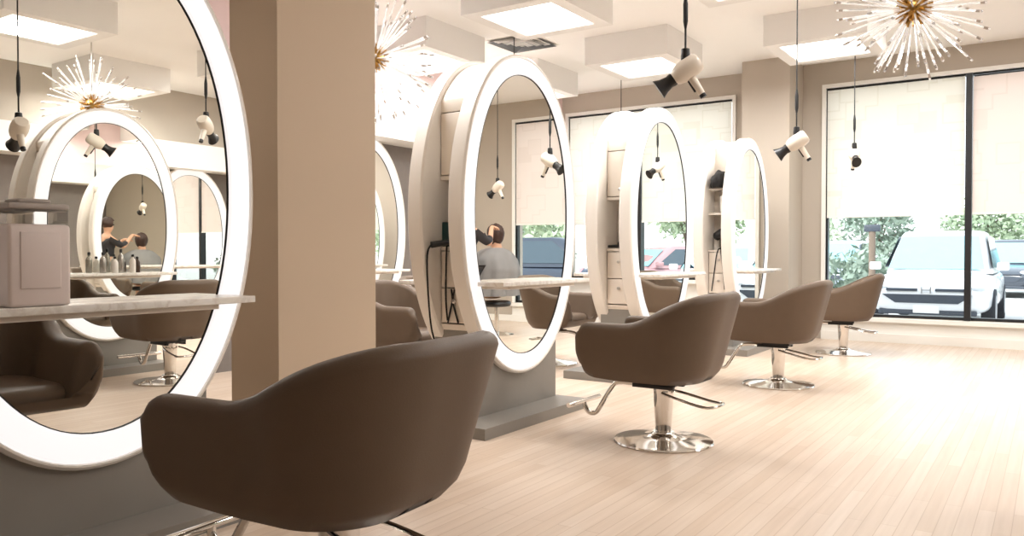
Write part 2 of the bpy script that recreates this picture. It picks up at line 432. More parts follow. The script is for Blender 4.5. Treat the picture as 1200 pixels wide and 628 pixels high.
# ------------------------------------------------------------------ salon chairs (front = +x)
def sm(t): t = max(0, min(1, t)); return t*t*(3-2*t)
def chair_shell():
    n = 76; path = []
    # U path : left front -> back -> right front
    W, XB, XF, CR = .32, -.30, .40, .235
    pts = []
    L1 = XF-(XB+CR); q = PI/2*CR; L2 = 2*(W-CR); tot = 2*L1+2*q+L2
    def at(s):
        if s < L1: return Vector((XF-s, W)), Vector((0, 1))
        s -= L1
        if s < q:
            a = PI/2+s/CR; return Vector((XB+CR+CR*math.cos(a), W-CR+CR*math.sin(a))), Vector((math.cos(a), math.sin(a)))
        s -= q
        if s < L2: return Vector((XB, W-CR-s)), Vector((-1, 0))
        s -= L2
        if s < q:
            a = PI+s/CR; return Vector((XB+CR+CR*math.cos(a), -W+CR+CR*math.sin(a))), Vector((math.cos(a), math.sin(a)))
        s -= q
        return Vector((XB+CR+s, -W)), Vector((0, -1))
    bm = bmesh.new(); rings = []; T = .085
    ss = []
    for k in range(n+1):
        u = k/n; ss.append(tot*(.5-.5*math.cos(PI*u))*.35+tot*u*.65)
    for s in ss:
        p, nn = at(s); e = min(s, tot-s)
        x = p.x
        hb = sm((e-.27)/.5)                      # 0 on the arms, 1 on the back
        top = .718+.182*hb
        bot = .392-.01*sm(e/.3)
        f = min(1, max(0.0, e)/.06); kt = math.sqrt(max(0, 1-(1-f)**2))
        f2 = min(1, max(0.0, e)/.10); kb = math.sqrt(max(0, 1-(1-f2)**2))
        top -= .05*(1-kt); bot += .07*(1-kb)
        th = T*(.55+.45*kt)
        lean = .03+.10*sm((e-.35)/.4)
        prof = []
        H = top-bot
        # outer side up, rounded top, inner side down
        def outx(z): h = (z-.39)/.51; return -.04*(1-min(1, max(0, (z-bot)/.09)))**2 + lean*h
        m = 10
        for i in range(m+1):
            z = bot+(top-th/2-bot)*i/m; prof.append((outx(z), z))
        ot = outx(top-th/2)
        for i in range(1, 8):
            a = PI*i/8; prof.append((ot-th/2+th/2*math.cos(a), top-th/2+th/2*math.sin(a)))
        zi = .47
        for i in range(m+1):
            z = (top-th/2)+(min(zi, top-th)-(top-th/2))*i/m
            prof.append((ot-th-(.05)*(i/m), z))
        prof.append((prof[0][0]-th-.02, bot+.02))
        sh = .0
        rings.append([bm.verts.new((p.x+nn.x*o_, p.y+nn.y*o_, z)) for o_, z in prof])
    for a, b in zip(rings, rings[1:]):
        for k in range(len(a)): bm.faces.new((a[k], a[(k+1) % len(a)], b[(k+1) % len(a)], b[k]))
    # rounded end caps
    for rg, sg in ((rings[0], 1), (rings[-1], -1)):
        c = Vector((0, 0, 0))
        for v in rg: c += v.co
        c /= len(rg); prev = rg
        for j in range(1, 4):
            a = PI/2*j/4; cur = []
            for v in rg:
                d = v.co-c; cur.append(bm.verts.new(c+d*math.cos(a)+Vector((.03*math.sin(a), 0, 0))))
            for k in range(len(rg)): bm.faces.new((prev[k], prev[(k+1) % len(rg)], cur[(k+1) % len(rg)], cur[k]))
            prev = cur
        bm.faces.new(prev)
    # underside pan : bridge the bottom edge left-right
    N = len(rings)
    lowL = [rings[i][0] for i in range(N//2+1)]; lowR = [rings[N-1-i][0] for i in range(N//2+1)]
    for i in range(N//2):
        vs = [lowL[i], lowL[i+1], lowR[i+1], lowR[i]]
        vs2 = []
        for v in vs:
            if v not in vs2: vs2.append(v)
        if len(vs2) >= 3:
            try: bm.faces.new(vs2)
            except ValueError: pass
    bmesh.ops.recalc_face_normals(bm, faces=bm.faces)
    return bm
def rounded_slab(pts_fn, z0, z1, rr, n=48):
    bm = bmesh.new(); rings = []
    for j in range(9):
        a = -PI/2+PI*j/8; ins = rr*(1-math.cos(a)); z = (z0+z1)/2+((z1-z0)/2)*math.sin(a)
        rings.append([bm.verts.new((*pts_fn(2*PI*k/n, ins), z)) for k in range(n)])
    for a, b in zip(rings, rings[1:]):
        for k in range(n): bm.faces.new((a[k], a[(k+1) % n], b[(k+1) % n], b[k]))
    bm.faces.new(rings[0][::-1]); bm.faces.new(rings[-1])
    return bm
def make_chair(label):
    t = thing('salon_chair', label, 'salon chair', (0, 0, 0), 0, 'taupe leather salon chairs')
    obj('shell', chair_shell(), M['leather'], t, ang=60)
    def sq(a, i):
        c, s = math.cos(a), math.sin(a); e = 2/4.5
        return (.075+(.295-i)*math.copysign(abs(c)**e, c), (.255-i)*math.copysign(abs(s)**e, s))
    obj('seat_cushion', rounded_slab(sq, .395, .515, .05), M['leather'], t, ang=60)
    bm = bmesh.new(); lathe(bm, [(.292, 0), (.296, .006), (.29, .014), (.235, .022), (.15, .031), (.085, .042), (.066, .055), (.063, .062)], 56)
    obj('base_plate', bm, M['chrome'], t)
    bm = bmesh.new(); lathe(bm, [(.044, .055), (.047, .08), (.055, .2), (.062, .33), (.062, .338), (.04, .34)], 32)
    obj('column', bm, M['chrome'], t)
    bm = bmesh.new(); lathe(bm, [(.036, .33), (.036, .352)], 24); bx(bm, -.11, .12, -.09, .09, .345, .388, .004)
    for s in (-1, 1): bx(bm, -.1, .16, s*.08-.014, s*.08+.014, .325, .348, .003)
    obj('seat_bracket', bm, M['black'], t)
    bm = bmesh.new()
    tube(bm, [(.08, 0, .338), (.29, 0, .335), (.335, 0, .31), (.43, 0, .15), (.455, 0, .118), (.50, 0, .115), (.53, 0, .15), (.535, 0, .185)], .015, 12, 2)
    f = obj('footrest', bm, M['chrome'], t)
    bm = bmesh.new(); tube(bm, [(.535, -.20, .19), (.535, .20, .19)], .015, 12); obj('foot_bar', bm, M['chrome'], f)
    bm = bmesh.new()
    tube(bm, [(-.02, .07, .30), (-.1, .095, .285), (-.28, .1, .245), (-.345, .09, .25), (-.35, .0, .25), (-.345, -.09, .25), (-.28, -.1, .245), (-.1, -.095, .285), (-.02, -.07, .30)], .0085, 8, 2)
    obj('pump_lever', bm, M['chrome'], t)
    return t
D = math.radians
c1 = make_chair('large salon chair in the foreground, its base cut by the bottom edge')
c1.location = (-1.815, 1.74, 0); c1.rotation_euler = (0, 0, D(184))
for x, y, a, l in ((-1.92, 4.46, 180, 'salon chair on a chrome disc base facing the second mirror station, middle of the floor'),
                   (-1.94, 6.94, 182, 'salon chair facing the third mirror station, between the middle chair and the farthest one'),
                   (-1.95, 9.55, 190, 'farthest and smallest salon chair, in front of the right window'),
                   (-4.35, 4.85, 0, 'salon chair arm showing just right of the near pillar, behind the second station'),
                   (-5.0, 6.2, -10, 'salon chair back at the left wall mirror, above the nearer chair arm'),
                   (-4.27, 7.0, 0, 'salon chair behind the third station, its arm and footrest showing beside the second mirror rim'),
                   (.40, 4.15, 4, 'salon chair seen from behind in the near left mirror, under the marble shelf')):
    dup(c1, (x, y, 0), D(a), l)
c1.scale = (1.09, 1.09, .985)

# ------------------------------------------------------------------ hanging hair dryers
def make_dryer(label):
    t = thing('hanging_hair_dryer', label, 'hair dryer', (0, 0, 0), 0, 'white hair dryers hanging on black cords')
    # origin at the top clip of the dryer ; body axis in local xz
    ax = Matrix.Translation((-.0, 0, -.085)) @ Matrix.Rotation(D(-124), 4, 'Y')
    bm = bmesh.new()
    lathe(bm, [(.02, -.098), (.045, -.095), (.058, -.08), (.062, -.05), (.064, -.01), (.06, .03), (.05, .06), (.04, .075), (.036, .08)], 28, ax)
    b = obj('body', bm, M['dryer'], t)
    bm = bmesh.new(); lathe(bm, [(.038, .076), (.04, .09), (.036, .11), (.045, .15), (.062, .185), (.055, .186)], 28, ax, 1, .8)
    obj('nozzle', bm, M['black'], t)
    bm = bmesh.new(); tube(bm, [(.02, 0, -.10), (.055, 0, -.16), (.095, 0, -.225)], [.027, .024, .02], 14)
    h = obj('handle', bm, M['dryer'], t)
    bm = bmesh.new(); tube(bm, [(.093, 0, -.222), (.106, 0, -.243)], .019, 12); obj('handle_tip', bm, M['black'], h)
    bm = bmesh.new(); tube(bm, [(.012, 0, -.13), (.035, 0, -.17), (.06, 0, -.21)], .009, 8); obj('switch', bm, M['black'], h)
    bm = bmesh.new(); lathe(bm, [(.012, .045), (.024, .04), (.027, 0), (.026, -.045), (.02, -.05)], 20); obj('cord_clip', bm, M['black'], t)
    return t
def hang(root, z):
    bm = bmesh.new(); tube(bm, [(0, 0, .04), (0, 0, .16)], .006, 8); tube(bm, [(0, 0, .16), (0, 0, .2), (0, 0, .30), (0, 0, .36)], [.007, .014, .014, .006], 10)
    tube(bm, [(0, 0, .36), (0, 0, ZC-z)], .0055, 8)
    obj('cord', bm, M['rubber'], root)
DR = [(-1.79, 4.46, 2.27, 20, 'nearest hanging hair dryer, top centre, above the middle salon chair'),
      (-1.80, 6.94, 2.14, 200+180-10, 'hanging hair dryer in front of the far pillar, above the third chair'),
      (-1.84, 9.5, 2.30, 110, 'smallest hanging hair dryer, in front of the right window shade'),
      (-4.95, 7.38, 2.2, 20, 'hair dryer hanging behind the second station, only its cord showing above the ring'),
      (-4.94, 10.0, 2.2, 30, 'hair dryer hanging behind the third station, only its cord showing'),
      (.34, 2.9, 2.12, 190, 'white hair dryer mirrored at the far left edge of the photo'),
      (.36, 4.5, 2.36, 240, 'white hair dryer mirrored close to the right rim of the near left mirror'),
      (.36, 9.1, 2.12, 190, 'white hair dryer mirrored left of another one in the second station mirror')]
d1 = make_dryer(DR[0][4])
for i, (x, y, z, a, l) in enumerate(DR):
    if i == 0: o = d1; kd = kids(d1)
    else:
        o = d1.copy(); C.objects.link(o); o['label'] = l
        for ch in kd:
            c = ch.copy(); C.objects.link(c); c.parent = o
            for g in kids(ch):
                g2 = g.copy(); C.objects.link(g2); g2.parent = c
    o.location = (x, y, z); o.rotation_euler = (0, 0, D(a))
    hang(o, z)

# ------------------------------------------------------------------ sputnik chandeliers
rodme = None; tipme = None
def chandelier(loc, r, label, nr=96, seed=1):
    global rodme, tipme
    t = thing('sputnik_chandelier', label, 'chandelier', loc, 0, 'starburst chandeliers of clear glass rods')
    rr = random.Random(seed)
    bm = bmesh.new(); bmesh.ops.create_icosphere(bm, subdivisions=3, radius=.088)
    for k in range(80):
        z = 1-2*(k+.5)/80; a = k*2.39996; s = math.sqrt(1-z*z); d = Vector((s*math.cos(a), s*math.sin(a), z))
        tube(bm, [d*.07, d*.125], .008, 6)
    obj('core', bm, M['brass'], t)
    bm = bmesh.new(); tube(bm, [(0, 0, .07), (0, 0, ZC-loc[2])], .008, 10); lathe(bm, [(.06, ZC-loc[2]-.025), (.06, ZC-loc[2])], 24); obj('stem', bm, M['steel'], t)
    for k in range(nr):
        z = 1-2*(k+.5)/nr; a = k*2.39996; s = math.sqrt(1-z*z); d = Vector((s*math.cos(a), s*math.sin(a), z))
        d = (d+Vector((rr.uniform(-.1, .1), rr.uniform(-.1, .1), rr.uniform(-.1, .1)))).normalized()
        if rodme is None:
            bm = bmesh.new(); tube(bm, [(0, 0, .1), (0, 0, .8), (0, 0, .995), (0, 0, 1)], [.005, .008, .0085, .005], 7)
            o = obj('glass_rod', bm, M['rodglass'], t); rodme = o.data
            bm = bmesh.new(); tube(bm, [(0, 0, .915), (0, 0, .97)], .0090, 7)
            p = obj('rod_tip', bm, M['rodtip'], o); tipme = p.data
        else:
            o = bpy.data.objects.new('glass_rod', rodme); C.objects.link(o); o.parent = t
            p = bpy.data.objects.new('rod_tip', tipme); C.objects.link(p); p.parent = o
        l = r*rr.uniform(.82, 1.06)
        o.rotation_mode = 'QUATERNION'; o.rotation_quaternion = d.to_track_quat('Z', 'Y'); o.scale = (1, 1, l)
    return t
chandelier((-.81, 6.09, 2.79), .50, 'starburst chandelier with brass core at the top right', 96, 1)
chandelier((-4.83, 5.06, 2.79), .57, 'starburst chandelier half hidden by the near pillar, left of the second station', 96, 2)
chandelier((2.52, 4.63, 2.70), .52, 'starburst chandelier mirrored in the near left mirror, above the reflected oval station', 90, 3)

# ------------------------------------------------------------------ ceiling vent, sprinkler
t = thing('ceiling_vent', 'square grey louvred air vent on the ceiling above the second station ring', 'air vent', (-5.25, 8.0, ZC), D(0))
bm = bmesh.new()
for k, w in enumerate((.30, .225, .15, .075)):
    z = -.012*k
    for a in range(4):
        m_ = Matrix.Rotation(PI/2*a, 4, 'Z'); tt = bmesh.new()
        vs = [tt.verts.new(p) for p in ((-w, -w, z-.022), (w, -w, z-.022), (w-.05, -w+.05, z-.004), (-w+.05, -w+.05, z-.004))]
        tt.faces.new(vs); join(bm, tt, m_)
obj('dark_gap_rings', bm, M['black'], t, False); obj('backing', box(-.33, .33, -.33, .33, -.003, 0), M['trim'], t, False)  # black rings paint in the dark gaps between the white vent plates
bm = bmesh.new(); lathe(bm, [(.04, 0), (.04, -.01), (.015, -.014), (.012, -.05), (.03, -.055), (.03, -.06)], 18, Matrix.Translation((-5.72, 7.05, ZC)))
tag(obj('fire_sprinkler', bm, M['steel']), 'small ceiling sprinkler head left of the air vent', 'sprinkler')

# ------------------------------------------------------------------ items on and in the stations
def canister(loc, rz, label):
    t = thing('product_canister', label, 'canister', loc, rz)
    bm = bmesh.new(); bx(bm, -.085, .085, -.10, .10, 0, .275, .012); obj('body', bm, M['device'], t)
    bm = bmesh.new(); bx(bm, .083, .089, -.065, .065, .06, .25, .003); obj('front_panel', bm, M['device'], t)
    bm = bmesh.new(); bx(bm, -.08, .08, -.095, .095, .276, .325, .006); obj('clear_band', bm, M['clear'], t)
    bm = bmesh.new(); bx(bm, -.083, .083, -.098, .098, .325, .345, .006); bx(bm, -.05, .05, -.055, .055, .343, .362, .01); obj('lid', bm, M['lid'], t)
    return t
canister((-2.892, 1.345, .943), D(0), 'white lidded canister standing on the marble shelf at the left edge')
def bottle(loc, m, h, r, label):
    bm = bmesh.new(); lathe(bm, [(r*.9, 0), (r, .006), (r, h*.62), (r*.8, h*.72), (r*.38, h*.8), (r*.38, h*.86)], 18)
    t = thing('styling_bottle', label, 'bottle', loc, 0, 'styling bottles on the mirrored shelf')
    obj('bottle_body', bm, m, t)
    bm = bmesh.new(); lathe(bm, [(r*.45, h*.86), (r*.45, h*.98), (r*.3, h)], 14); obj('cap', bm, M['black'], t)
for i, (y, h, m, l) in enumerate(((3.98, .19, 'bottle', 'silver bottle, leftmost in the reflected row of bottles'), (4.07, .15, 'lacquer', 'short white bottle beside the leftmost silver bottle in the reflection'),
                              (4.15, .22, 'bottle', 'tallest silver bottle in the middle of the reflected row'), (4.24, .17, 'lacquer', 'white bottle right of the tallest silver one in the reflection'),
                              (4.31, .15, 'bottle2', 'dark brown bottle at the right end of the reflected row'))):
    bottle((1.16-.04*(i % 2), y, .943), M[m], h, .028, l)
# teal/black tool set in the niche of station two, with cords
bm = bmesh.new(); bx(bm, -.045, .045, -.05, .05, 0, .16, .006)
t = thing('charger_box', 'dark teal box in the side niche of the second station', 'box', (XS-.062, 4.61-.445, 1.166)); obj('box_body', bm, M['teal'], t)
bm = bmesh.new(); tube(bm, [(-.0, -.045, .012), (.02, -.08, .012), (.02, -.085, -.1), (.015, -.085, -.35), (.03, -.085, -.48)], .006, 8, 2); obj('cord', bm, M['rubber'], t)
t = thing('curling_iron', 'black curling iron lying in the second station niche with its cord hanging down', 'curling iron', (XS, 4.61-.44, 1.166))
bm = bmesh.new(); tube(bm, [(.06, -.05, .02), (-.01, -.09, .03)], [.014, .017], 12); tube(bm, [(-.01, -.09, .03), (-.085, -.19, .01)], [.018, .021], 12); obj('handle', bm, M['black'], t)
bm = bmesh.new(); tube(bm, [(-.085, -.19, .01), (-.09, -.225, -.03), (-.09, -.225, -.2), (-.085, -.20, -.5), (-.08, -.16, -.62)], .006, 8, 2); obj('cord', bm, M['rubber'], t)
def shears(loc, label):
    t = thing('scissors', label, 'scissors', loc)
    bm = bmesh.new(); tube(bm, [(-.035, 0, -.12), (-.004, 0, .0), (.02, 0, .1)], .006, 8); tube(bm, [(.045, .006, -.12), (.004, .006, .0), (-.012, .006, .1)], .006, 8)
    obj('blades', bm, M['black'], t)
shears((XS+.0, 4.61-.522, .79), 'black scissors hanging on the lower drawer of the second station')
# brush in the niche of station three
t = thing('hair_brush', 'black hair brush lying in the side niche of the third station', 'brush', (XS-.03, 6.97-.44, 1.166), D(20))
bm = bmesh.new(); tube(bm, [(-.09, 0, .018), (.0, 0, .022)], [.012, .014], 10); obj('handle', bm, M['black'], t)
bm = bmesh.new(); lathe(bm, [(.02, 0), (.034, .015), (.036, .08), (.026, .1)], 16, Matrix.Translation((0, 0, .035)) @ Matrix.Rotation(PI/2, 4, 'Y')); obj('bristle_head', bm, M['bag'], t)
# station four : bag on top, towels, dryers
bm = bmesh.new(); bmesh.ops.create_icosphere(bm, subdivisions=4, radius=1)
for v in bm.verts:
    d = 1+.16*noise.noise(v.co*2.1); v.co = Vector((v.co.x*.092*d, v.co.y*.19*d, max(-.06, v.co.z*.14*d)))
o = tag(obj('black_bag', bm, M['bag']), 'crumpled black bag on the top shelf of the farthest station', 'bag'); o.location = (XS+.06, 9.37-.42, 1.925)
bm = bmesh.new(); bx(bm, -.05, .05, -.05, .08, 0, .20, .02); o = tag(obj('folded_towel', bm, M['towel']), 'white folded towel on the middle shelf of the farthest station', 'towel'); o.location = (XS+.11, 9.37-.40, 1.583)
bm = bmesh.new(); lathe(bm, [(.03, 0), (.034, .01), (.034, .13), (.02, .16), (.012, .165), (.012, .2)], 18); o = tag(obj('spray_bottle', bm, M['lacquer']), 'pale spray bottle in the lower niche of the farthest station', 'bottle'); o.location = (XS-.01, 9.37-.34, 1.163)
t = thing('hair_dryer', 'black hair dryer with hanging cords in the lower niche of the farthest station', 'hair dryer', (XS+.08, 9.37-.42, 1.163))
bm = bmesh.new(); lathe(bm, [(.03, -.1), (.05, -.08), (.055, 0), (.045, .08), (.03, .12), (.036, .16)], 20, Matrix.Translation((0, 0, .19)) @ Matrix.Rotation(D(60), 4, 'Y')); obj('body', bm, M['black'], t)
bm = bmesh.new(); tube(bm, [(0, 0, .17), (.01, 0, .02)], [.024, .02], 12); obj('handle', bm, M['black'], t)
bm = bmesh.new(); tube(bm, [(.01, -.02, .02), (.02, -.10, .0), (.05, -.105, -.2), (.07, -.105, -.45)], .006, 8, 2); tube(bm, [(0, -.02, .02), (-.02, -.10, .0), (-.05, -.105, -.25), (-.08, -.105, -.47)], .006, 8, 2); obj('cord', bm, M['rubber'], t)

# ------------------------------------------------------------------ people (seen only in the second mirror)
def skin_body(name, verts, edges, rad, m, parent, root=0):
    me = bpy.data.meshes.new(name); me.from_pydata([Vector(v) for v in verts], edges, [])
    o = bpy.data.objects.new(name, me); C.objects.link(o); o.parent = parent
    md = o.modifiers.new('Skin', 'SKIN'); sv = me.skin_vertices
    lay = sv[0] if len(sv) else None
    if lay is None:
        bm = bmesh.new(); bm.from_mesh(me); bm.verts.layers.skin.verify(); bm.to_mesh(me); bm.free(); lay = me.skin_vertices[0]
    for i, r in enumerate(rad):
        lay.data[i].radius = (r, r) if not isinstance(r, tuple) else r
        lay.data[i].use_root = (i == root)
    md.use_smooth_shade = True
    s = o.modifiers.new('Sub', 'SUBSURF'); s.levels = 2; s.render_levels = 2
    me.materials.append(m)
    return o
def hand(V, E, Rr, wrist_i, d, up, side):
    w = Vector(V[wrist_i]); d = Vector(d).normalized(); up = Vector(up).normalized(); l = d.cross(up)*side
    palm = len(V); V.append(w+d*.05); E.append((wrist_i, palm)); Rr.append((.034, .016))
    for k, (off, ln) in enumerate(((-.028, .07), (-.010, .08), (.009, .075), (.027, .058))):
        a = len(V); V.append(w+d*.092+l*off); E.append((palm, a)); Rr.append(.0095)
        V.append(w+d*(.092+ln*.55)+l*off*1.1-up*.012); E.append((a, a+1)); Rr.append(.0085)
        V.append(w+d*(.092+ln*.9)+l*off*1.1-up*.035); E.append((a+1, a+2)); Rr.append(.007)
    a = len(V); V.append(w+d*.03-l*.045-up*.01); E.append((palm, a)); Rr.append(.0105)
    V.append(w+d*.075-l*.06-up*.025); E.append((a, a+1)); Rr.append(.0085)
def head_parts(p, hx, hz, long):
    # hair cap, ears/eyes are small children
    bm = bmesh.new(); bmesh.ops.create_icosphere(bm, subdivisions=4, radius=1)
    for v in list(bm.verts):
        c = v.co.copy(); n_ = 1+.07*noise.noise(c*4+Vector((3, 1, 2)))
        if c.x > (.62 if long else .45) and c.z < .40: c.x = (.62 if long else .45) + (c.x-(.62 if long else .45))*.05; n_ *= .9
        zz = c.z*.135 if c.z > 0 else c.z*(.175 if long else .09)
        v.co = Vector((hx-.012+c.x*.128*n_, c.y*.118*n_, hz+.02+zz*n_))
    obj('hair', bm, M['hair'], p)
    for s in (-1, 1):
        bm = bmesh.new(); bmesh.ops.create_uvsphere(bm, u_segments=10, v_segments=8, radius=.011, matrix=Matrix.Translation((hx+.092, s*.032, hz+.0))); obj('eye', bm, M['black'], p)
t = thing('round_stool', 'round black stool under the person in the grey cape, in the second mirror', 'stool', (.36, 9.08, 0))
bm = bmesh.new(); lathe(bm, [(.16, .39), (.19, .40), (.2, .43), (.19, .46), (.15, .47)], 32); obj('seat', bm, M['black'], t)
bm = bmesh.new(); lathe(bm, [(.03, .03), (.03, .39)], 20); obj('column', bm, M['chrome'], t)
bm = bmesh.new(); lathe(bm, [(.24, 0), (.24, .012), (.1, .03), (.03, .045)], 32); obj('base_plate', bm, M['chrome'], t)
# client, seated, facing +x
p = thing('person', 'person seated with dark hair and grey cape, seen from behind in the second mirror', 'person', (.36, 9.08, 0), D(8))
V = [(-.02, 0, .60), (-.05, 0, .76), (-.05, 0, .95), (-.02, 0, 1.10), (.0, 0, 1.19), (.03, 0, 1.27), (.035, 0, 1.37), (.03, 0, 1.45), (.115, 0, 1.335)]
E = [(0, 1), (1, 2), (2, 3), (3, 4), (4, 5), (5, 6), (6, 7), (5, 8)]
Rr = [.15, .14, .15, .11, .05, .075, .092, .06, .018]
for s in (-1, 1):
    b = len(V); V += [(-.02, s*.16, 1.08), (.05, s*.235, .84), (.27, s*.12, .74)]; E += [(3, b), (b, b+1), (b+1, b+2)]; Rr += [.062, .046, .032]
    hand(V, E, Rr, b+2, (.9, -s*.3, -.1), (0, 0, 1), s)
    b = len(V); V += [(.06, s*.10, .585), (.43, s*.12, .575), (.47, s*.12, .30), (.49, s*.12, .12), (.60, s*.13, .085)]; E += [(0, b), (b, b+1), (b+1, b+2), (b+2, b+3), (b+3, b+4)]; Rr += [.095, .066, .055, .04, .035]
skin_body('body', V, E, Rr, M['skin'], p)
head_parts(p, .035, 1.38, True)
bm = bmesh.new(); rings = []; n = 64
for j in range(23):
    f = j/22; z = 1.20-.66*f
    rx = .10+.26*min(1, f*2.2)**.5+.03*f; ry = .11+.25*min(1, f*4)**.55+.05*f
    ring = []
    for k in range(n):
        a = 2*PI*k/n; w = 1+.06*f*math.sin(9*a+.6)+.03*f*math.sin(17*a)
        ring.append(bm.verts.new((.02+.06*f+rx*w*math.cos(a)*(1.0 if math.cos(a) > 0 else .86), ry*w*math.sin(a), z+(.16*f if math.cos(a) > .4 else .0)*math.cos(a))))
    rings.append(ring)
for a, b in zip(rings, rings[1:]):
    for k in range(n): bm.faces.new((a[k], a[(k+1) % n], b[(k+1) % n], b[k]))
obj('cape', bm, M['cape'], p)
# stylist, standing, facing +y toward the client, arms raised to the hair
q = thing('person', 'person standing in dark clothes with one hand raised to the seated person\'s hair', 'person', (.36, 8.36, 0), D(90))
V = [(0, 0, .95), (0, 0, 1.10), (.0, 0, 1.28), (.0, 0, 1.42), (.02, 0, 1.50), (.035, 0, 1.57), (.04, 0, 1.66), (.035, 0, 1.74), (.12, 0, 1.63)]
E = [(0, 1), (1, 2), (2, 3), (3, 4), (4, 5), (5, 6), (6, 7), (5, 8)]
Rr = [.14, .12, .14, .10, .048, .072, .088, .058, .017]
for s, el, wr, hd in ((-1, (.22, -.26, 1.22), (.43, -.12, 1.40), (1, .15, -.05)), (1, (.20, .25, 1.24), (.46, .10, 1.48), (1, -.1, -.05))):
    b = len(V); V += [(0, s*.17, 1.40), el, wr]; E += [(3, b), (b, b+1), (b+1, b+2)]; Rr += [.06, .044, .03]
    hand(V, E, Rr, b+2, hd, (0, 0, 1), s)
    b = len(V); V += [(0, s*.10, .88), (.02, s*.11, .50), (-.01, s*.11, .10), (.10, s*.12, .05)]; E += [(0, b), (b, b+1), (b+1, b+2), (b+2, b+3)]; Rr += [.095, .066, .042, .036]
skin_body('body', V, E, Rr, M['skin'], q)
head_parts(q, .04, 1.67, False)
def cloth(name, verts, edges, rad, par): skin_body(name, verts, edges, rad, M['cloth_dark'], par)
cloth('shirt', [(0, 0, .92), (0, 0, 1.1), (0, 0, 1.28), (0, 0, 1.41), (0, -.175, 1.39), (.20, -.25, 1.24), (.30, -.21, 1.29), (0, .175, 1.39), (.18, .245, 1.26), (.30, .18, 1.34)],
      [(0, 1), (1, 2), (2, 3), (3, 4), (4, 5), (5, 6), (3, 7), (7, 8), (8, 9)], [.16, .14, .155, .105, .075, .06, .052, .075, .06, .052], q)
cloth('trousers', [(0, 0, .93), (0, -.1, .86), (.02, -.11, .5), (-.01, -.11, .12), (0, .1, .86), (.02, .11, .5), (-.01, .11, .12)], [(0, 1), (1, 2), (2, 3), (0, 4), (4, 5), (5, 6)], [.16, .11, .085, .07, .11, .085, .07], q)

